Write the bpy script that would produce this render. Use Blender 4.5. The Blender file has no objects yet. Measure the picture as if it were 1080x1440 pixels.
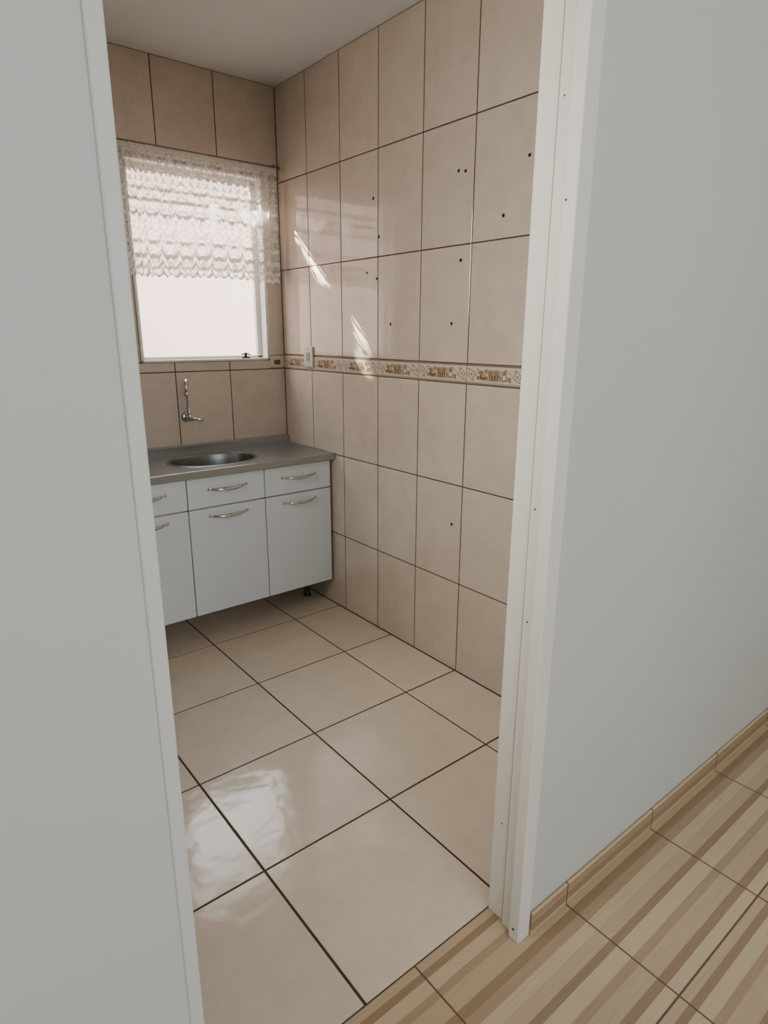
import bpy, bmesh, math, random
from mathutils import Vector, Matrix
random.seed(7)
C = bpy.context.collection
PI = math.pi

# ------------------------------------------------------------------ dimensions (metres)
XR = 1.9213      # tiled right wall of the kitchen
YB = 3.3204      # window wall of the kitchen
ZC = 2.7643      # ceiling
YF, YK = 0.7701, 0.8842   # room side / kitchen side of the doorway wall
XL = -0.90       # left wall of the kitchen
LX0, LX1, LY0 = -2.2, 3.4, -3.0   # front room
DX0, DX1, DZ = 0.2502, 1.0883, 2.14
WX0, WX1, WZ0, WZ1 = 1.094, 1.822, 1.372, 2.32  # kitchen window opening

# ------------------------------------------------------------------ node helpers
def s2l(c):
    return tuple(((v/255)/12.92 if v/255 <= .04045 else ((v/255+.055)/1.055)**2.4) for v in c) + (1,)

class NT:
    def __init__(s, name):
        s.m = bpy.data.materials.new(name); s.m.use_nodes = True
        s.t = s.m.node_tree; s.t.nodes.clear()
        s.out = s.t.nodes.new('ShaderNodeOutputMaterial')
    def n(s, typ, **kw):
        nd = s.t.nodes.new(typ)
        for k, v in kw.items(): setattr(nd, k, v)
        return nd
    def put(s, sock, v):
        if hasattr(v, 'node'): s.t.links.new(v, sock)
        else: sock.default_value = v
    def math(s, op, a, b=None, c=None):
        nd = s.n('ShaderNodeMath', operation=op)
        s.put(nd.inputs[0], a)
        if b is not None: s.put(nd.inputs[1], b)
        if c is not None: s.put(nd.inputs[2], c)
        return nd.outputs[0]
    def mix(s, f, a, b, blend='MIX'):
        nd = s.n('ShaderNodeMix', data_type='RGBA', blend_type=blend)
        s.put(nd.inputs[0], f); s.put(nd.inputs[6], a); s.put(nd.inputs[7], b)
        return nd.outputs[2]
    def pos(s): return s.n('ShaderNodeNewGeometry').outputs['Position']
    def noise(s, vec, scale, detail=3, rough=.5, sc=(1,1,1)):
        mp = s.n('ShaderNodeMapping'); mp.inputs['Scale'].default_value = sc
        s.t.links.new(vec, mp.inputs['Vector'])
        nd = s.n('ShaderNodeTexNoise'); nd.inputs['Scale'].default_value = scale
        nd.inputs['Detail'].default_value = detail; nd.inputs['Roughness'].default_value = rough
        s.t.links.new(mp.outputs[0], nd.inputs['Vector'])
        return nd.outputs['Fac']
    def ramp(s, f, stops, interp='LINEAR'):
        nd = s.n('ShaderNodeValToRGB'); cr = nd.color_ramp; cr.interpolation = interp
        while len(cr.elements) < len(stops): cr.elements.new(.5)
        for e, (p, c) in zip(cr.elements, stops): e.position = p; e.color = c
        s.put(nd.inputs[0], f); return nd.outputs[0]
    def principled(s, col, rough=.5, metal=0., spec=.5, bump=None, bstr=.1, bdist=.002):
        p = s.n('ShaderNodeBsdfPrincipled')
        s.put(p.inputs['Base Color'], col); s.put(p.inputs['Roughness'], rough)
        p.inputs['Metallic'].default_value = metal
        p.inputs['Specular IOR Level'].default_value = spec
        if bump is not None:
            b = s.n('ShaderNodeBump'); b.inputs['Strength'].default_value = bstr; b.inputs['Distance'].default_value = bdist
            s.t.links.new(bump, b.inputs['Height']); s.t.links.new(b.outputs[0], p.inputs['Normal'])
        s.t.links.new(p.outputs[0], s.out.inputs[0]); return s.m

def simple(name, rgb, rough=.5, metal=0., var=.06, scale=25, spec=.5):
    k = NT(name); f = k.noise(k.pos(), scale)
    c = s2l(rgb); d = tuple(x*(1-var*2) for x in c[:3]) + (1,)
    return k.principled(k.mix(f, d, c), rough, metal, spec)

def m_plaster(name, rgb, rough=.6, bstr=.15):
    k = NT(name); p = k.pos()
    f = k.noise(p, 2.2, 4); g = k.noise(p, 90, 3)
    c = s2l(rgb); d = tuple(x*.93 for x in c[:3]) + (1,)
    return k.principled(k.mix(f, d, c), rough, 0, .35, g, bstr, .001)

def m_tile(name, rgb, rgb2, rough, wav=.08, wscale=6):
    k = NT(name); p = k.pos()
    a = k.n('ShaderNodeAttribute', attribute_name='tv').outputs['Fac']
    f = k.noise(p, 9, 5, .65); f2 = k.noise(p, 70, 2)
    f = k.math('ADD', k.math('MULTIPLY', f, .75), k.math('MULTIPLY', f2, .25))
    col = k.mix(k.ramp(f, [(.35, (0,0,0,1)), (.65, (1,1,1,1))]), s2l(rgb2), s2l(rgb))
    col = k.mix(1.0, col, k.ramp(a, [(0, (.92,.92,.92,1)), (1, (1,1,1,1))]), 'MULTIPLY')
    w = k.noise(p, wscale, 2)
    r = k.math('MULTIPLY_ADD', k.noise(p, 4, 3), .12, rough-.04)      # glaze sheen varies a little
    return k.principled(col, r, 0, .8, w, wav, .006)

def m_strip_floor(name):
    k = NT(name); p = k.pos()
    sx = k.n('ShaderNodeSeparateXYZ'); k.t.links.new(p, sx.inputs[0])
    x, y, z = sx.outputs
    yy = k.math('SUBTRACT', y, z)                 # the skirting carries on the stripes
    s = k.math('FRACT', k.math('ADD', k.math('DIVIDE', k.math('SUBTRACT', yy, .44), .45), 10.))
    t = k.math('FRACT', k.math('ADD', k.math('DIVIDE', k.math('SUBTRACT', x, .82), .445), 10.))
    cr, be, ta, br = s2l((214,193,158)), s2l((203,180,146)), s2l((184,158,127)), s2l((165,138,110))
    st = [(0, cr), (.07, br), (.12, be), (.22, ta), (.27, cr), (.36, br), (.41, be), (.49, cr), (.56, ta), (.62, br), (.675, be),
          (.78, ta), (.825, cr), (.90, br), (.945, be)]
    col = k.ramp(s, st, 'CONSTANT')
    g = k.noise(p, 6, 5, .65, (1.6, 26, 26))
    col = k.mix(1., col, k.ramp(g, [(.3, (.86,.84,.80,1)), (.7, (1,1,1,1))]), 'MULTIPLY')
    e1 = k.math('LESS_THAN', k.math('MINIMUM', s, k.math('SUBTRACT', 1., s)), .0055)
    e2 = k.math('LESS_THAN', k.math('MINIMUM', t, k.math('SUBTRACT', 1., t)), .0055)
    e = k.math('MAXIMUM', e1, e2)
    col = k.mix(e, col, s2l((108,84,68)))
    h = k.math('SUBTRACT', 1., e)
    return k.principled(col, .18, 0, .5, h, .4, .002)

def m_lace():
    k = NT('lace_fabric')
    uv = k.n('ShaderNodeUVMap'); sx = k.n('ShaderNodeSeparateXYZ'); k.t.links.new(uv.outputs[0], sx.inputs[0])
    U, V = sx.outputs[0], sx.outputs[1]
    def cell(v, p, off=0.): return k.math('FRACT', k.math('ADD', k.math('DIVIDE', v, p), 20. + off))
    def clamp(v, a=0., b=1.): return k.math('MINIMUM', k.math('MAXIMUM', v, a), b)
    def arches(pu, pv, wl, off, offv=0.):
        cu = k.math('MULTIPLY', k.math('SUBTRACT', cell(U, pu, off), .5), pu)
        cv = k.math('MULTIPLY', cell(V, pv, offv), pv)
        d = k.math('SQRT', k.math('ADD', k.math('MULTIPLY', cu, cu), k.math('MULTIPLY', k.math('MULTIPLY', cv, cv), .45)))
        return clamp(k.math('MULTIPLY_ADD', k.math('SINE', k.math('MULTIPLY', d, 2*PI/wl)), 1.2, .5))
    def dots(pu, pv, rad):
        cu = k.math('MULTIPLY', k.math('SUBTRACT', cell(U, pu), .5), pu)
        cv = k.math('MULTIPLY', k.math('SUBTRACT', cell(V, pv), .5), pv)
        d = k.math('SQRT', k.math('ADD', k.math('MULTIPLY', cu, cu), k.math('MULTIPLY', cv, cv)))
        return k.math('LESS_THAN', d, rad)
    def bw(col):
        n_ = k.n('ShaderNodeRGBToBW'); k.t.links.new(col, n_.inputs[0]); return n_.outputs[0]
    def band(s, prof): return bw(k.ramp(s, [(p_, (v_,v_,v_,1)) for p_, v_ in prof]))
    # garland arcs along the hem and once higher up, straight woven lines between
    cu = k.math('MULTIPLY_ADD', cell(U, .096), 2., -1.)
    scal = k.math('SQRT', clamp(k.math('SUBTRACT', 1.02, k.math('MULTIPLY', cu, cu))))
    s1 = k.math('DIVIDE', k.math('MULTIPLY_ADD', scal, .030, V), .61)
    low = band(s1, [(0,.97),(.055,.97),(.06,.54),(.092,.52),(.098,.97),(.118,.97),(.124,.50),(.168,.54),(.174,.97),(.202,.97),(.208,.38),
                    (.27,.36),(.276,.78),(.298,.78),(.304,.32),(.46,.32),(.466,.95),(.492,.95),(.498,.42)])
    s2 = k.math('DIVIDE', V, .61)
    upp = band(s2, [(.50,.40),(.524,.40),(.53,.97),(.552,.97),(.558,.48),(.604,.46),(.61,.95),(.628,.95),(.634,.52),(.724,.54),(.73,.96),(.748,.96),(.754,.58),(.86,.66)])
    isup = k.math('GREATER_THAN', V, .312)
    base = k.math('ADD', k.math('MULTIPLY', isup, upp), k.math('MULTIPLY', k.math('SUBTRACT', 1., isup), low))
    fine = k.math('MULTIPLY_ADD', arches(.048, .060, .0165, .5), .26, -.13)
    big = k.math('MULTIPLY_ADD', arches(.192, .20, .044, .25), .22, -.10)
    op = k.math('ADD', k.math('ADD', base, fine), big)
    hole = dots(.044, .047, .0072)
    op = k.math('MULTIPLY', op, k.math('SUBTRACT', 1., k.math('MULTIPLY', hole, .60)))
    head = k.math('GREATER_THAN', V, .538)                       # gathered heading under the rod
    op = k.math('MAXIMUM', op, k.math('MULTIPLY', head, .88))
    nn = k.noise(k.pos(), 170, 2)
    op = clamp(k.math('ADD', op, k.math('MULTIPLY_ADD', nn, .16, -.08)), .04, .97)
    col = s2l((226,222,215))
    di = k.n('ShaderNodeBsdfDiffuse'); di.inputs[0].default_value = col
    tr = k.n('ShaderNodeBsdfTranslucent'); tr.inputs[0].default_value = col
    tp = k.n('ShaderNodeBsdfTransparent')
    m1 = k.n('ShaderNodeMixShader'); m1.inputs[0].default_value = .16
    k.t.links.new(di.outputs[0], m1.inputs[1]); k.t.links.new(tr.outputs[0], m1.inputs[2])
    m2 = k.n('ShaderNodeMixShader'); k.t.links.new(op, m2.inputs[0])
    k.t.links.new(tp.outputs[0], m2.inputs[1]); k.t.links.new(m1.outputs[0], m2.inputs[2])
    k.t.links.new(m2.outputs[0], k.out.inputs[0]); return k.m

def m_pane():
    k = NT('window_glass')
    f = k.noise(k.pos(), 3)
    tp = k.n('ShaderNodeBsdfTransparent'); gl = k.n('ShaderNodeBsdfGlossy'); gl.inputs['Roughness'].default_value = .03
    m = k.n('ShaderNodeMixShader'); k.t.links.new(k.math('MULTIPLY_ADD', f, .02, .03), m.inputs[0])
    k.t.links.new(tp.outputs[0], m.inputs[1]); k.t.links.new(gl.outputs[0], m.inputs[2])
    k.t.links.new(m.outputs[0], k.out.inputs[0]); return k.m

def m_steel(name, a, b, r):
    k = NT(name); p = k.pos()
    f = k.noise(p, 12, 4, .6, (1, 30, 30)); g = k.noise(p, 5, 3)
    col = k.mix(g, (a*.99,a,a*1.01,1), (b*.99,b,b*1.01,1))
    return k.principled(col, k.math('MULTIPLY_ADD', f, .10, r), .9, .5, f, .03, .0004)

M = dict(
    wall=m_plaster('painted_plaster', (214,213,208)),
    ceil=m_plaster('ceiling_paint', (230,230,229), .8, .5),
    kwall=m_plaster('kitchen_side_wall', (150,140,128), .4, .1),
    jamb=simple('white_enamel_paint', (243,238,227), .35, 0, .04, 5),
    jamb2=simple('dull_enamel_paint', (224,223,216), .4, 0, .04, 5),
    wtile=m_tile('wall_tile_glaze', (217,203,186), (206,190,171), .06),
    ftile=m_tile('floor_tile_glaze', (237,222,200), (229,212,189), .11, .32, 11),
    grout=simple('brown_grout', (86,62,46), .85, 0, .12, 60),
    floor=m_strip_floor('striped_wood_look_tile'),
    white=simple('white_laminate', (226,233,238), .3, 0, .02, 4),
    carc=simple('cabinet_carcass', (190,190,188), .5, 0, .04, 6),
    steel=m_steel('brushed_steel', .38, .44, .25), bowl=m_steel('bowl_steel', .19, .25, .30),
    chrome=simple('chrome', (208,209,212), .12, 1., .02, 8),
    legm=simple('grey_leg_plastic', (70,66,60), .5, 0, .05, 20),
    dark=simple('dark_plastic', (38,34,32), .5, 0, .1, 40),
    hole=simple('hole_shadow', (44,34,28), .9, 0, .1, 60),
    jhole=simple('jamb_hole_shadow', (104,96,88), .9, 0, .1, 60),
    plate=simple('outlet_plastic', (204,199,189), .35, 0, .02, 10),
    lace=m_lace(), pane=m_pane(),
    rod=simple('rod_metal', (136,114,96), .4, .3, .05, 20),
    frame=simple('window_frame_paint', (235,232,226), .4, 0, .02, 8),
    out=m_plaster('outside_wall_paint', (250,221,208), .9, .2),
    ground=m_plaster('outside_concrete', (205,198,190), .9, .3),
    cream=simple('border_cream', (214,202,184), .2, 0, .05, 60),
    ochre=simple('border_ochre', (182,154,118), .25, 0, .1, 80),
    brown=simple('border_brown', (120,92,68), .25, 0, .12, 80),
    rust=simple('border_rust', (156,126,98), .25, 0, .1, 80),
    olive=simple('border_olive', (138,126,104), .25, 0, .1, 80),
    greyb=simple('border_grey', (178,166,150), .25, 0, .1, 80),
)

# ------------------------------------------------------------------ mesh helpers
def new_bm(): return bmesh.new()

def box(bm, x0, x1, y0, y1, z0, z1, bev=0., seg=2, mat=0):
    t = bmesh.new()
    v = [t.verts.new((x, y, z)) for z in (z0, z1) for (x, y) in ((x0,y0),(x1,y0),(x1,y1),(x0,y1))]
    for f in ((3,2,1,0),(4,5,6,7),(0,1,5,4),(1,2,6,5),(2,3,7,6),(3,0,4,7)): t.faces.new([v[i] for i in f])
    if bev > 0: bmesh.ops.bevel(t, geom=list(t.edges), offset=bev, segments=seg, profile=.5, affect='EDGES')
    merge(bm, t, mat)

def merge(bm, t, mat=None):
    vm = {}
    for v in t.verts: vm[v] = bm.verts.new(v.co)
    for f in t.faces:
        try:
            nf = bm.faces.new([vm[v] for v in f.verts]); nf.smooth = f.smooth
            nf.material_index = f.material_index if mat is None else mat
        except ValueError: pass
    t.free()

def sweep(bm, pts, rad, n=12, caps=True, flat=1., mat=0):
    pts = [Vector(p) for p in pts]; rings = []
    up = Vector((0,0,1)); prev = None
    for i, p in enumerate(pts):
        d = (pts[min(i+1, len(pts)-1)] - pts[max(i-1, 0)]).normalized()
        if prev is None:
            a = up if abs(d.dot(up)) < .9 else Vector((1,0,0))
            s = d.cross(a).normalized()
        else: s = (prev - d*prev.dot(d)).normalized()
        prev = s; t = d.cross(s).normalized()
        r = rad[i] if isinstance(rad, (list, tuple)) else rad
        rings.append([bm.verts.new(p + s*(r*math.cos(2*PI*j/n)*flat) + t*(r*math.sin(2*PI*j/n))) for j in range(n)])
    for a, b in zip(rings, rings[1:]):
        for j in range(n):
            f = bm.faces.new((a[j], a[(j+1)%n], b[(j+1)%n], b[j])); f.smooth = True; f.material_index = mat
    if caps:
        bm.faces.new(list(reversed(rings[0]))).material_index = mat; bm.faces.new(rings[-1]).material_index = mat

def lathe(bm, prof, mtx, n=24, sx=1., sy=1., mat=0):
    """prof: list of (radius, height) turned about local z, placed by mtx"""
    rings = []
    for r, z in prof:
        if r < 1e-6: rings.append([bm.verts.new(mtx @ Vector((0,0,z)))])
        else: rings.append([bm.verts.new(mtx @ Vector((r*sx*math.cos(2*PI*j/n), r*sy*math.sin(2*PI*j/n), z))) for j in range(n)])
    for a, b in zip(rings, rings[1:]):
        for j in range(n):
            q = [a[j % len(a)], a[(j+1) % len(a)], b[(j+1) % len(b)], b[j % len(b)]]
            u = []
            for v in q:
                if v not in u: u.append(v)
            if len(u) > 2:
                f = bm.faces.new(u); f.smooth = True; f.material_index = mat

def obj(name, bm, mats, parent=None, recalc=True):
    if recalc: bmesh.ops.recalc_face_normals(bm, faces=list(bm.faces))
    me = bpy.data.meshes.new(name); bm.to_mesh(me); bm.free()
    for m in (mats if isinstance(mats, (list, tuple)) else [mats]): me.materials.append(m)
    o = bpy.data.objects.new(name, me); C.objects.link(o)
    if parent is not None:
        o.parent = parent
        # geometry is written in world coordinates: bring it into the root's frame
        base = Vector(parent['_w']) if '_w' in parent else Vector((0,0,0))
        for v in me.vertices: v.co -= base
        o['_w'] = tuple(base)
    return o

def thing(name, label, cat, loc, group=None):
    o = bpy.data.objects.new(name, None); C.objects.link(o); o.empty_display_size = .05
    o.location = loc; o['label'] = label; o['category'] = cat; o['_w'] = tuple(loc)
    if group: o['group'] = group
    return o

def tag(o, label, cat, group=None):
    o['label'] = label; o['category'] = cat
    if group: o['group'] = group
    return o

def struct(name, bm, mats, label=None, cat=None, parent=None):
    o = obj(name, bm, mats, parent)
    o['kind'] = 'structure'
    if label: o['label'] = label; o['category'] = cat
    return o

def tile_grid(bm, org, uv, vv, nv, us, vs, gap, hgt, holes=(), layer=None, skip=None):
    """raised chamfered tiles between the lines us x vs; hole rectangles are cut out"""
    org, uv, vv, nv = map(Vector, (org, uv, vv, nv)); c = .0015
    def P(u, v, n): return bm.verts.new(org + uv*u + vv*v + nv*n)
    def one(u0, u1, v0, v1, val):
        if u1-u0 < .012 or v1-v0 < .012: return
        g = gap/2; u0 += g; u1 -= g; v0 += g; v1 -= g
        lo = [P(u0,v0,-hgt), P(u1,v0,-hgt), P(u1,v1,-hgt), P(u0,v1,-hgt)]
        mi = [P(u0,v0,-c*.5), P(u1,v0,-c*.5), P(u1,v1,-c*.5), P(u0,v1,-c*.5)]
        hi = [P(u0+c,v0+c,0), P(u1-c,v0+c,0), P(u1-c,v1-c,0), P(u0+c,v1-c,0)]
        fs = [bm.faces.new(hi)]
        for i in range(4):
            j = (i+1) % 4
            fs.append(bm.faces.new((lo[i], lo[j], mi[j], mi[i]))); fs.append(bm.faces.new((mi[i], mi[j], hi[j], hi[i])))
        for f in fs:
            f.material_index = 0
            for l in f.loops: l[layer] = (val, val, val, 1)
    for i in range(len(us)-1):
        for j in range(len(vs)-1):
            u0, u1, v0, v1 = us[i], us[i+1], vs[j], vs[j+1]
            val = random.random()
            if skip and skip(u0, u1, v0, v1): continue
            rects = [(u0, u1, v0, v1)]
            for (a0, a1, b0, b1) in holes:
                nr = []
                for (p0, p1, q0, q1) in rects:
                    if p1 <= a0 or p0 >= a1 or q1 <= b0 or q0 >= b1: nr.append((p0,p1,q0,q1)); continue
                    if q0 < b0: nr.append((p0,p1,q0,b0))
                    if q1 > b1: nr.append((p0,p1,b1,q1))
                    r0, r1 = max(q0,b0), min(q1,b1)
                    if p0 < a0: nr.append((p0,a0,r0,r1))
                    if p1 > a1: nr.append((a1,p1,r0,r1))
                rects = nr
            for r in rects: one(*r, val)

# ------------------------------------------------------------------ setting: kitchen shell
ROWS = [0, .4344, .8850, 1.3218, 1.4030, 1.8595, 2.3050, ZC]
# right wall
bm = new_bm(); lay = bm.loops.layers.float_color.new('tv')
w = .2944
ys = [YB - k*w for k in range(0, 9)]; ys = [y for y in ys if y > YK+.02] + [YK]
ys = sorted(ys)
tile_grid(bm, (XR,0,0), (0,1,0), (0,0,1), (-1,0,0), ys, ROWS, .0055, .004, layer=lay,
          skip=lambda a,b,c,d: abs(c-1.3218) < .01)
box(bm, XR+.002, XR+.12, YK, YB+.12, 0, ZC, mat=1)
wall_right = struct('wall_right', bm, [M['wtile'], M['grout']])
wall_right['label'] = 'beige glossy tiled kitchen wall with brown grout and a picture border'

# border strip with little still-life pictures
bm = new_bm()
Z0, Z1 = 1.3218, 1.4030; zc = (Z0+Z1)/2
def flat(bm, pts, x, mat):
    f = bm.faces.new([bm.verts.new((x, p[0], p[1])) for p in pts]); f.material_index = mat
def ell(cy, cz, ry, rz, n=18, a0=0., a1=2*PI):
    return [(cy+ry*math.cos(a0+(a1-a0)*i/n), cz+rz*math.sin(a0+(a1-a0)*i/n)) for i in range(n if a1-a0 > 6.2 else n+1)]
def border(bm, y0, y1, flip=1):
    g = .002
    box(bm, XR-.0012, XR+.003, y0+g, y1-g, Z0+g, Z1-g, mat=0)
    x = XR-.0016
    for a, b, m in ((.003,.0065,2),(.0085,.0115,1),(.072,.0745,1),(.075,.0785,2)):
        flat(bm, [(y0+g,Z0+a),(y1-g,Z0+a),(y1-g,Z0+b),(y0+g,Z0+b)], x, m)
    L = y1-y0
    if L < .2: return
    x2, x3 = XR-.0020, XR-.0024
    for q_ in (0, PI):                          # twining stem along the strip
        n = 40; pr = None
        for i in range(n+1):
            yy = y0+.006+(L-.012)*i/n; zz = zc+.016*math.sin(2*PI*3*i/n+q_)
            if pr: flat(bm, [(pr[0],pr[1]-.0014),(yy,zz-.0014),(yy,zz+.0014),(pr[0],pr[1]+.0014)], XR-.0018, 4 if q_ else 3)
            pr = (yy, zz)
    for i in range(12):
        yy = y0+.014+(L-.028)*i/11; zz = zc+(.021 if i % 2 else -.021)
        flat(bm, ell(yy, zz, .0062, .0036, 10), XR-.00185, 4 if i % 3 else 3)
    for yy in (y0+.028, y1-.028):               # corner lozenges
        flat(bm, [(yy-.020,zc),(yy,zc-.024),(yy+.020,zc),(yy,zc+.024)], x2, 1)
        flat(bm, [(yy-.015,zc),(yy,zc-.018),(yy+.015,zc),(yy,zc+.018)], x3, 0)
        flat(bm, ell(yy, zc, .005, .006, 10), XR-.0028, 4)
    c = (y0+y1)/2
    flat(bm, ell(c, zc-.019, .085, .006), x2, 5)
    flat(bm, ell(c, zc+.012, .075, .010), x2, 5)
    # basket
    flat(bm, [(c-.020,zc-.020),(c+.020,zc-.020),(c+.027,zc+.002),(c-.027,zc+.002)], x3, 2)
    for q in (-.013, 0, .013): flat(bm, [(c+q-.003,zc-.018),(c+q+.003,zc-.018),(c+q*1.2+.003,zc),(c+q*1.2-.003,zc)], XR-.0027, 1)
    for dy, r, m in ((-.018,.009,3),(0,.011,1),(.018,.009,4),(-.009,.007,4),(.010,.007,3)):
        flat(bm, ell(c+dy, zc+.009, r, r), XR-.0028-.0002*abs(dy)*50, m)
    # loaves, jug and fruit on both sides
    flat(bm, ell(c+.055, zc-.008, .020, .011), x3, 2); flat(bm, ell(c+.050, zc-.004, .014, .006), XR-.0028, 1)
    flat(bm, [(c-.066,zc-.020),(c-.044,zc-.020),(c-.041,zc-.004),(c-.049,zc+.010),(c-.049,zc+.020),(c-.061,zc+.020),(c-.061,zc+.010),(c-.069,zc-.004)], x3, 4)
    flat(bm, ell(c-.055, zc-.006, .009, .010), XR-.0028, 0)
    flat(bm, ell(c-.080, zc-.012, .009, .009), x3, 3); flat(bm, ell(c+.083, zc-.012, .008, .008), x3, 4)
    flat(bm, ell(c+.068, zc+.008, .012, .008), x3, 4); flat(bm, ell(c+.04, zc+.014, .006, .006), XR-.0029, 3)
    flat(bm, ell(c-.033, zc-.008, .006, .010, 12), x3, 3); flat(bm, ell(c+.034, zc-.012, .006, .007, 12), x3, 3)
for a, b in zip(ys, ys[1:]): border(bm, a, b)
tb = obj('tile_border', bm, [M['cream'], M['ochre'], M['brown'], M['rust'], M['olive'], M['greyb']], wall_right, recalc=False)

# old fixing holes in the tiled wall
for y, z in ((1.933,2.128),(1.895,2.121),(1.588,2.118),(1.694,1.939),(2.472,2.108),(2.43,1.943),(2.446,1.765),(2.522,1.795),
             (2.344,1.562),(1.946,1.561),(1.905,1.802),(1.906,.704)):
    bm = new_bm(); r = random.uniform(.0045,.006)
    mt = Matrix.Translation((XR-.0006, y, z)) @ Matrix.Rotation(-PI/2, 4, 'Y')
    lathe(bm, [(r*1.25,-.0005),(r*1.15,.0006),(r*.8,.0004),(0,.0002)], mt, 14)
    obj('screw_hole', bm, M['hole'], wall_right)

# window wall
bm = new_bm(); lay = bm.loops.layers.float_color.new('tv')
us = [XL, -.59, -.285, .025, .335, .645, .955, 1.265, 1.575, XR]
tile_grid(bm, (0,YB,0), (1,0,0), (0,0,1), (0,-1,0), us, [0,.4344,.8850,1.3218,1.8595,2.3300,ZC], .0055, .004,
          holes=[(WX0,WX1,WZ0,WZ1)], layer=lay)
t = .15
box(bm, XL-.1, WX0, YB+.002, YB+t, 0, ZC, mat=1); box(bm, WX1, XR+.12, YB+.002, YB+t, 0, ZC, mat=1)
box(bm, WX0, WX1, YB+.002, YB+t, 0, WZ0, mat=1); box(bm, WX0, WX1, YB+.002, YB+t, WZ1, ZC, mat=1)
wall_back = struct('wall_back', bm, [M['wtile'], M['grout']])
# short return of the border beside the window
bm = new_bm()
box(bm, WX1+.008, XR-.003, YB-.0012, YB+.002, Z0+.002, Z1-.002, mat=0)
for a, b, m in ((.003,.0065,2),(.0085,.0115,1),(.072,.0745,1),(.075,.0785,2)):
    box(bm, WX1+.008, XR-.003, YB-.0018, YB, Z0+a, Z0+b, mat=m)
box(bm, WX1+.03, WX1+.07, YB-.0018, YB, zc-.018, zc+.010, mat=2)
obj('tile_border', bm, [M['cream'], M['ochre'], M['brown']], wall_back)

bm = new_bm(); box(bm, XL-.1, XL, YK, YB+.1, 0, ZC); struct('wall_left', bm, M['kwall'])

# kitchen floor
bm = new_bm(); lay = bm.loops.layers.float_color.new('tv')
gx, gy, px, py = 1.1445, 1.3831, .4767, .4702
xs = [XL] + [gx+i*px for i in range(-4, 2)] + [XR]
yf = [.889] + [gy+j*py for j in range(0, 5)] + [YB]
yf = [v for v in yf if v <= YB]
tile_grid(bm, (0,0,0), (1,0,0), (0,1,0), (0,0,1), xs, yf, .0078, .004, layer=lay)
box(bm, XL-.1, XR+.1, .8905, YB+.1, -.08, -.0022, mat=1)
struct('floor', bm, [M['ftile'], M['grout']])

bm = new_bm(); box(bm, XL-.1, XR+.1, YF, YB+.15, ZC, ZC+.1); struct('ceiling', bm, M['ceil'])

# front room shell
bm = new_bm()
WFZ = ZC
jx0, jx1 = DX0-.022, 1.1112
box(bm, LX0, jx0, YF, YK, 0, WFZ); box(bm, jx1, LX1, YF, YK, 0, WFZ); box(bm, jx0, jx1, YF, YK, DZ+.022, WFZ)
struct('wall_front', bm, M['wall'])
bm = new_bm(); box(bm, LX0-.1, LX0, LY0, YF, 0, ZC); struct('wall_room_left', bm, M['wall'])
bm = new_bm(); box(bm, LX1, LX1+.1, LY0, YF, 0, ZC); struct('wall_room_right', bm, M['wall'])
bm = new_bm(); box(bm, LX0-.1, LX1+.1, LY0-.1, LY0, 0, ZC); struct('wall_room_rear', bm, M['wall'])
bm = new_bm(); box(bm, LX0-.1, LX1+.1, LY0-.1, YF, ZC, ZC+.1); struct('ceiling', bm, M['ceil'])
bm = new_bm(); box(bm, LX0-.1, LX1+.1, LY0-.1, .8905, -.08, 0); struct('floor', bm, M['floor'])
bm = new_bm(); box(bm, jx1+.002, LX1, YF-.010, YF, 0, .072, .002, 1); struct('baseboard_right', bm, M['floor'])
bm = new_bm(); box(bm, LX0, jx0-.002, YF-.010, YF, 0, .072, .002, 1); struct('baseboard_left', bm, M['floor'])

# door frame: stop, bead and rebate with narrow grooves between them
door = thing('door_1', 'white painted rebated door frame of the open kitchen doorway', 'door frame', (0.67, .83, 0))
door['kind'] = 'structure'
yst = .807
def jamb(a, b, m, c):   # a wall side, b rebate face, m bead face, c stop face
    bm = new_bm()
    s = 1 if b > c else -1
    def piece(p, q, y0, y1, bev):
        lo, hi = sorted((p, q)); box(bm, lo, hi, y0, y1, 0, DZ, bev, 2)
    piece(a, c, YF-.004, .7990, .003)
    piece(a, m, .8060, .8330, .0025)
    piece(a, b, .8400, YK+.004, .002)
    piece(a, b+s*.012, .790, .850, 0)
    return bm
obj('jamb', jamb(jx1, DX1, 1.080, 1.066), M['jamb'], door)
obj('jamb', jamb(jx0, DX0-.008, DX0-.004, DX0), M['jamb2'], door)
bm = new_bm(); box(bm, jx0, jx1, YF-.004, yst, DZ-.022, DZ+.022, .0025); box(bm, jx0, jx1, yst-.003, YK+.004, DZ, DZ+.022, .002)
obj('lintel', bm, M['jamb'], door)
for x, y, z, r in ((1.066,.789,1.76,.0020),(1.080,.820,1.155,.0022),(1.080,.820,.888,.0022),(1.080,.820,1.94,.0016),(1.066,.784,.035,.0035),(1.088,.860,.30,.002)):
    bm = new_bm()
    lathe(bm, [(r*1.2,-.0004),(r,.0006),(0,.0003)], Matrix.Translation((x-.0004, y, z)) @ Matrix.Rotation(-PI/2, 4, 'Y'), 12)
    obj('screw_hole', bm, M['jhole'], door)

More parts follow.
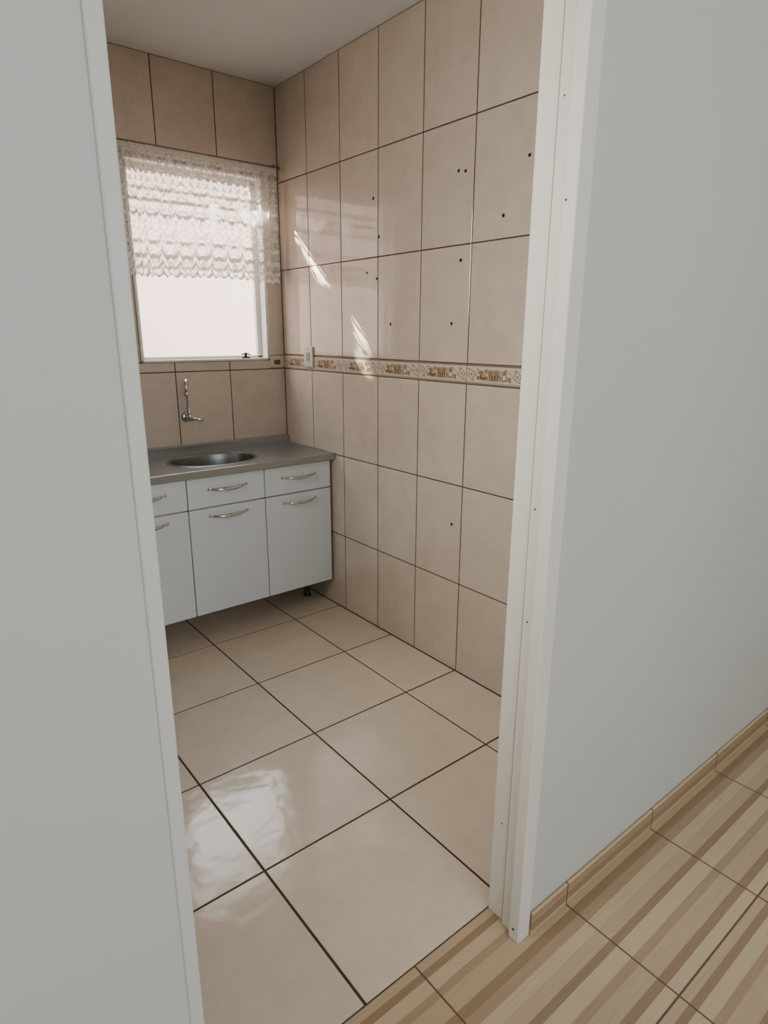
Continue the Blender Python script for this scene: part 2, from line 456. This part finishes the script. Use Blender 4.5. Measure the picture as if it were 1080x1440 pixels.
# kitchen window
win = thing('window_1', 'kitchen window with a white frame over the sink', 'window', ((WX0+WX1)/2, YB+.08, WZ0))
win['kind'] = 'structure'
bm = new_bm(); fy0, fy1 = YB-.004, YB+.13; th = .012
box(bm, WX0, WX0+th, fy0, fy1, WZ0, WZ1, .002); box(bm, WX1-th, WX1, fy0, fy1, WZ0, WZ1, .002)
box(bm, WX0, WX1, fy0, fy1, WZ0, WZ0+th, .002); box(bm, WX0, WX1, fy0, fy1, WZ1-th, WZ1, .002)
obj('window_frame', bm, M['frame'], win)
bm = new_bm(); sy0, sy1 = YB+.06, YB+.085; sw = .026; a0, a1, b0, b1 = WX0+th, WX1-th, WZ0+th, WZ1-th
box(bm, a0, a0+sw, sy0, sy1, b0, b1, .002); box(bm, a1-sw, a1, sy0, sy1, b0, b1, .002)
box(bm, a0, a1, sy0, sy1, b0, b0+.014, .002); box(bm, a0, a1, sy0, sy1, b1-sw, b1, .002)
sash = obj('sash', bm, M['frame'], win)
bm = new_bm(); box(bm, a0+sw, a1-sw, sy0+.010, sy0+.014, b0+.014, b1-sw); obj('pane', bm, M['pane'], sash)
bm = new_bm()
lx, lz = 1.685, WZ0+th
box(bm, lx-.022, lx+.022, YB+.012, YB+.030, lz, lz+.008, .002)
lathe(bm, [(0,0),(.007,0),(.007,.016),(.004,.020),(.004,.026),(0,.027)], Matrix.Translation((lx, YB+.02, lz+.006)), 14)
sweep(bm, [(lx-.026,YB+.02,lz+.020),(lx-.01,YB+.02,lz+.024),(lx+.012,YB+.02,lz+.024),(lx+.028,YB+.02,lz+.018)], [.003,.0045,.0045,.003], 10)
obj('latch', bm, M['dark'], win)

# outside
bm = new_bm(); box(bm, -6, 9, 5.4, 5.6, -.3, 3.05); box(bm, -6, 9, 5.34, 5.66, 3.05, 3.12)
struct('wall_outside', bm, M['out'])
bm = new_bm(); box(bm, -6, 9, YB+.16, 5.4, -.4, -.3); struct('ground_outside', bm, M['ground'])

# ------------------------------------------------------------------ sink cabinet
CX = [.677, 1.087, 1.497, 1.9025]; CF = 2.835; CZ0, CZ1 = .157, .858
cab = thing('sink_cabinet', 'white sink cabinet with three drawers over three doors under the steel counter', 'cabinet', ((CX[0]+CX[3])/2, 3.07, 0))
bm = new_bm()
p = .016
box(bm, CX[0], CX[0]+p, CF+.018, YB-.012, CZ0, CZ1, .001, 1); box(bm, CX[3]-p, CX[3], CF+.018, YB-.012, CZ0, CZ1, .001, 1)
box(bm, CX[0]+p, CX[3]-p, CF+.018, YB-.012, CZ0, CZ0+p); box(bm, CX[0]+p, CX[3]-p, YB-.018, YB-.012, CZ0+p, CZ1)
for x in CX[1:3]: box(bm, x-p/2, x+p/2, CF+.018, YB-.018, CZ0+p, .72)
box(bm, CX[0]+p, CX[3]-p, CF+.018, CF+.036, .672, .722); box(bm, CX[0]+p, CX[3]-p, CF+.018, CF+.036, CZ1-.03, CZ1)
obj('body', bm, M['carc'], cab)
def handle(cx, cz):
    bm = new_bm(); pts = []; rad = []; L = .100; n = 26
    for i in range(n+1):
        s = -1 + 2*i/n
        pts.append((cx+s*L, CF+.001-.036*(1-abs(s)**2.4), cz+.002-.004*(1-s*s)))
        rad.append(.0040 + .0060*(1-s*s))
    sweep(bm, pts, rad, 12, flat=.7)
    for s in (-1, 1):
        lathe(bm, [(0,.004),(.008,.003),(.009,0),(.009,-.002)], Matrix.Translation((cx+s*L, CF, cz+.002)) @ Matrix.Rotation(PI/2, 4, 'X'), 14)
    return bm
for i in range(3):
    x0, x1 = CX[i]+.0025, CX[i+1]-.0025; cx = (x0+x1)/2
    bm = new_bm(); box(bm, x0, x1, CF, CF+.017, .706, .853, .0025, 2)
    d = obj('drawer', bm, M['white'], cab); obj('handle', handle(cx, .792), M['chrome'], d)
    bm = new_bm(); box(bm, x0, x1, CF, CF+.017, CZ0-.002, .699, .0025, 2)
    d = obj('door', bm, M['white'], cab); obj('handle', handle(cx, .657), M['chrome'], d)
for lx in (CX[0]+.05, CX[3]-.05):
    for ly in (CF+.20, YB-.07):
        bm = new_bm()
        lathe(bm, [(0,0),(.022,0),(.024,.006),(.017,.012),(.015,.02),(.015,.145),(.026,.150),(.026,CZ0),(0,CZ0)], Matrix.Translation((lx, ly, 0)), 18)
        obj('leg', bm, M['legm'], cab)

# ------------------------------------------------------------------ steel worktop with oval bowl
TX0, TX1, TY0, TY1, TZ = .665, 1.9185, 2.815, 3.316, .891
BC = Vector((1.325, 3.055)); BRX, BRY = .225, .165
top = thing('sink_countertop', 'stainless steel worktop with one oval sink bowl beneath the window', 'countertop', ((TX0+TX1)/2, 3.07, CZ1))
bm = new_bm()
angs = sorted([2*PI*i/72 for i in range(72)] + [math.atan2(y-BC.y, x-BC.x) % (2*PI) for x in (TX0,TX1) for y in (TY0,TY1-.02)])
inn, outr = [], []
for a in angs:
    c, s = math.cos(a), math.sin(a)
    k = 1/math.sqrt((c/BRX)**2+(s/BRY)**2)
    inn.append(bm.verts.new((BC.x+c*k, BC.y+s*k, TZ)))
    ts = []
    if c > 1e-9: ts.append((TX1-BC.x)/c)
    if c < -1e-9: ts.append((TX0-BC.x)/c)
    if s > 1e-9: ts.append((TY1-.02-BC.y)/s)
    if s < -1e-9: ts.append((TY0-BC.y)/s)
    q = min(ts); outr.append(bm.verts.new((BC.x+c*q, BC.y+s*q, TZ)))
N = len(angs)
for i in range(N): bm.faces.new((inn[i], inn[(i+1)%N], outr[(i+1)%N], outr[i]))
obj('worktop', bm, M['steel'], top)
bm = new_bm()
box(bm, TX0, TX1, TY0-.006, TY0+.012, CZ1+.001, TZ+.004, .004, 3)
box(bm, TX0, TX0+.012, TY0, TY1-.02, CZ1+.001, TZ+.004, .004, 3); box(bm, TX1-.012, TX1, TY0, TY1-.02, CZ1+.001, TZ+.004, .004, 3)
obj('rolled_edge', bm, M['steel'], top)
bm = new_bm()
box(bm, TX0, TX1, TY1-.022, TY1, CZ1+.001, .938, .005, 3)
obj('backsplash', bm, M['steel'], top)
bm = new_bm()
e = BRY/BRX
prof = [(1.07,.0005),(1.045,.004),(1.0,.003),(.985,-.006),(.965,-.04),(.93,-.085),(.86,-.118),(.72,-.134),(.45,-.141),(.16,-.144)]
lathe(bm, [(r*BRX, z) for r, z in prof], Matrix.Translation((BC.x, BC.y, TZ)), 64, 1., e)
basin = obj('basin', bm, M['bowl'], top)
bm = new_bm()
lathe(bm, [(.045,-.143),(.040,-.140),(.030,-.141),(.026,-.148),(0,-.150)], Matrix.Translation((BC.x, BC.y, TZ)), 28)
obj('drain', bm, M['chrome'], basin)

# ------------------------------------------------------------------ wall tap
FX, FZ = 1.303, 1.085
tap = thing('faucet', 'chrome wall tap with a tall hooked spout above the sink bowl', 'faucet', (FX, YB, FZ))
Ry = Matrix.Translation((FX, YB, FZ)) @ Matrix.Rotation(PI/2, 4, 'X')      # local z points into the room
bm = new_bm()
lathe(bm, [(0,0),(.027,0),(.028,.004),(.022,.010),(.014,.013),(0,.013)], Ry, 24); obj('flange', bm, M['chrome'], tap)
bm = new_bm()
lathe(bm, [(.012,.008),(.012,.028),(.017,.032),(.018,.060),(.015,.068),(.010,.072),(.010,.086),(0,.088)], Ry, 24)
obj('body', bm, M['chrome'], tap)
bm = new_bm()
by = YB-.048
dx, dy = -.45, -.893
pts = [(FX, by, FZ+.006), (FX, by, FZ+.03), (FX, by, FZ+.08), (FX, by, FZ+.13), (FX, by, FZ+.162)]
R = .034
for i in range(1, 13):
    a = PI - i*PI*1.05/12
    o_ = R + R*math.cos(a)
    pts.append((FX+dx*o_, by+dy*o_, FZ+.165+R*math.sin(a)))
lp = pts[-1]; pts.append((lp[0]+dx*.001, lp[1]+dy*.001, lp[2]-.022))
sweep(bm, pts, [.013, .010] + [.0085]*(len(pts)-3) + [.0095], 16)
sp = obj('spout', bm, M['chrome'], tap)
bm = new_bm()
lathe(bm, [(0,0),(.011,0),(.012,.004),(.012,.018),(.010,.020),(0,.020)], Matrix.Translation((lp[0], lp[1], lp[2]-.038)), 18)
obj('aerator', bm, M['chrome'], sp)
bm = new_bm()
hy = YB-.090
sweep(bm, [(FX-.006,hy,FZ),(FX+.015,hy-.004,FZ-.002),(FX+.034,hy-.010,FZ-.006),(FX+.050,hy-.016,FZ-.010)], [.009,.007,.006,.008], 14)
lathe(bm, [(0,-.008),(.011,-.006),(.013,0),(.011,.008),(0,.011)], Matrix.Translation((FX, hy+.004, FZ)) @ Matrix.Rotation(PI/2, 4, 'X'), 18)
obj('handle', bm, M['chrome'], tap)

# ------------------------------------------------------------------ socket on the border
OY, OZ = 3.043, 1.396
so = thing('wall_socket', 'small white wall socket set in the picture border', 'socket', (XR, OY, OZ))
bm = new_bm(); box(bm, XR-.012, XR-.0026, OY-.043, OY+.043, OZ-.055, OZ+.055, .004, 3); obj('plate', bm, M['plate'], so)
bm = new_bm(); box(bm, XR-.015, XR-.011, OY-.018, OY+.018, OZ-.026, OZ+.026, .002, 2); ins = obj('insert', bm, M['greyb'], so)
for q in (-.010, .010):
    bm = new_bm()
    lathe(bm, [(.0035,0),(.003,.001),(0,.0006)], Matrix.Translation((XR-.0151, OY, OZ+q)) @ Matrix.Rotation(-PI/2, 4, 'Y'), 12)
    obj('pin_hole', bm, M['hole'], ins)
for q in (-.042, .042):
    bm = new_bm()
    lathe(bm, [(.0035,0),(.003,.0012),(0,.0014)], Matrix.Translation((XR-.012, OY, OZ+q)) @ Matrix.Rotation(-PI/2, 4, 'Y'), 12)
    obj('screw', bm, M['chrome'], so)

# ------------------------------------------------------------------ curtain and rod
RZ, RY_ = 2.368, 3.268
rod = thing('curtain_rod', 'thin brown rod carrying the lace curtain above the window', 'curtain rod', (1.45, RY_, RZ))
bm = new_bm(); sweep(bm, [(.93, RY_, RZ), (1.3, RY_, RZ), (1.6, RY_, RZ), (1.905, RY_, RZ)], .004, 12); obj('pole', bm, M['rod'], rod)
for x in (.945, 1.898):
    bm = new_bm()
    box(bm, x-.008, x+.008, YB-.006, YB-.001, RZ-.004, RZ+.024, .001, 1); sweep(bm, [(x,YB-.004,RZ+.008),(x,RY_,RZ+.005)], .0035, 10)
    lathe(bm, [(.0041,-.005),(.0065,-.004),(.0065,.004),(.0041,.005)], Matrix.Translation((x, RY_, RZ)) @ Matrix.Rotation(PI/2, 4, 'Y'), 16)
    obj('bracket', bm, M['rod'], rod)
bm = new_bm(); uvl = bm.loops.layers.uv.new('UVMap')
NX, NZ = 460, 46; H = .562; TOPZ = RZ-.0041
x0, x1 = .958, 1.887
grid = []; arc = 0.; us_ = []; pq = None
ph = 0.; ph2 = 0.; dxs = (x1-x0)/NX
for i in range(NX+1):
    s = i/NX; x = x0+(x1-x0)*s
    gl = max(0, 1-max(0, x-1.13)/.12); gr = max(0, 1-(x1-x)/.12)      # the cloth is gathered towards both ends
    g = .62 + 1.0*gl + .8*gr
    ph += dxs*2*PI/(.085 - .050*gl - .044*gr); ph2 += dxs*2*PI/.021
    yo = .012*g*math.sin(ph) + .005*g*math.sin(ph*.37+1)
    col = []
    for j in range(NZ+1):
        v = j/NZ
        flare = .60 + .40*(1-v)
        pin = max(0, (v-.86)/.14)                 # small gathers of the heading
        z = TOPZ - H*(1-v)
        if v < .30: z += -.015*abs(math.sin(PI*arc/.048))*(1-v/.30)
        z -= .006*math.sin(x*7)*(1-v)
        col.append((x + .004*math.sin(v*5+x*20)*(1-v), RY_ + yo*flare*(1-.7*pin) + .0035*pin*math.sin(ph2), z))
    q = (x, yo)
    if pq is not None: arc += math.hypot(q[0]-pq[0], (q[1]-pq[1])*1.2)
    pq = q; us_.append(arc); grid.append(col)
vs_ = [[bm.verts.new(p_) for p_ in c] for c in grid]
for i in range(NX):
    for j in range(NZ):
        f = bm.faces.new((vs_[i][j], vs_[i+1][j], vs_[i+1][j+1], vs_[i][j+1])); f.smooth = True
        for l, (a, b) in zip(f.loops, ((i,j),(i+1,j),(i+1,j+1),(i,j+1))): l[uvl].uv = (us_[a], H*b/NZ)
tag(obj('curtain', bm, M['lace'], recalc=False), 'short cream lace curtain with scalloped hem covering the upper window', 'curtain')

# ------------------------------------------------------------------ light
def area(name, loc, target, sx, sy, power, col, spread=180):
    l = bpy.data.lights.new(name, 'AREA'); l.shape = 'RECTANGLE'; l.size = sx; l.size_y = sy; l.energy = power; l.color = col
    l.spread = math.radians(spread)
    o = bpy.data.objects.new(name, l); C.objects.link(o); o.location = loc
    o.rotation_euler = (Vector(target)-Vector(loc)).to_track_quat('-Z', 'Y').to_euler(); return o
area('room_window_light', (.3, -2.3, 1.75), (1.0, .8, .70), 2.0, .8, 55, (.86,.935,1.))
area('room_warm_fill', (1.7, -.7, 2.72), (1.9, .3, 1.2), .4, .4, 7, (1.,.88,.72))  # added warm overhead fill for the upper wall; no ceiling fitting stands for it
area('kitchen_side_fill', (-.85, 1.45, 1.85), (1.9, 1.25, 1.20), .8, 1.2, 17.5, (1.,.97,.92), 84)  # added unseen fill from the left; the wall behind it has no opening
for y, z, ang, en in ((3.17,2.07,.24,16000), (3.13,2.02,.22,18000), (3.04,1.93,.26,20000), (2.99,1.87,.20,20000), (2.94,1.815,.34,22000), (2.865,1.80,.20,15000),
                      (2.59,1.60,.26,20000), (2.575,1.545,.24,20000), (2.565,1.47,.20,14000), (2.555,1.375,.24,10000)):
    sl = bpy.data.lights.new('sun_shaft', 'SPOT'); sl.energy = en; sl.spot_size = math.radians(ang); sl.spot_blend = .8; sl.shadow_soft_size = .006; sl.color = (1,.94,.83)
    so_ = bpy.data.objects.new('sun_shaft', sl); C.objects.link(so_); so_.location = (-.1, 6.0, 4.5)
    so_.rotation_euler = (Vector((XR, y, z))-so_.location).to_track_quat('-Z', 'Y').to_euler()

W = bpy.data.worlds.new('sky'); bpy.context.scene.world = W; W.use_nodes = True
nt = W.node_tree; nt.nodes.clear()
bg = nt.nodes.new('ShaderNodeBackground'); wo = nt.nodes.new('ShaderNodeOutputWorld')
tc = nt.nodes.new('ShaderNodeTexCoord'); sx = nt.nodes.new('ShaderNodeSeparateXYZ'); cr = nt.nodes.new('ShaderNodeValToRGB')
cr.color_ramp.elements[0].color = (1,.96,.92,1); cr.color_ramp.elements[1].color = (.92,.95,1,1)
nt.links.new(tc.outputs['Generated'], sx.inputs[0]); nt.links.new(sx.outputs[2], cr.inputs[0])
nt.links.new(cr.outputs[0], bg.inputs[0]); bg.inputs[1].default_value = 7.5
nt.links.new(bg.outputs[0], wo.inputs[0])

# ------------------------------------------------------------------ camera
f_, pt, ro, ya = 886.75, .2757, .0037, .6778
F = Vector((math.sin(ya)*math.cos(pt), math.cos(ya)*math.cos(pt), -math.sin(pt)))
R_ = Vector((math.cos(ya), -math.sin(ya), 0)); D = Vector((-math.sin(ya)*math.sin(pt), -math.cos(ya)*math.sin(pt), -math.cos(pt)))
Rc = R_*math.cos(ro) - D*math.sin(ro); Dc = R_*math.sin(ro) + D*math.cos(ro)
cam = bpy.data.cameras.new('camera'); co = bpy.data.objects.new('camera', cam); C.objects.link(co)
mt = Matrix((Rc, -Dc, -F)).transposed().to_4x4(); mt.translation = (0, 0, 1.52); co.matrix_world = mt
cam.sensor_fit = 'VERTICAL'; cam.sensor_height = 36; cam.lens = f_/1440*36; cam.clip_start = .02
bpy.context.scene.camera = co
for o in bpy.data.objects:
    if '_w' in o: del o['_w']
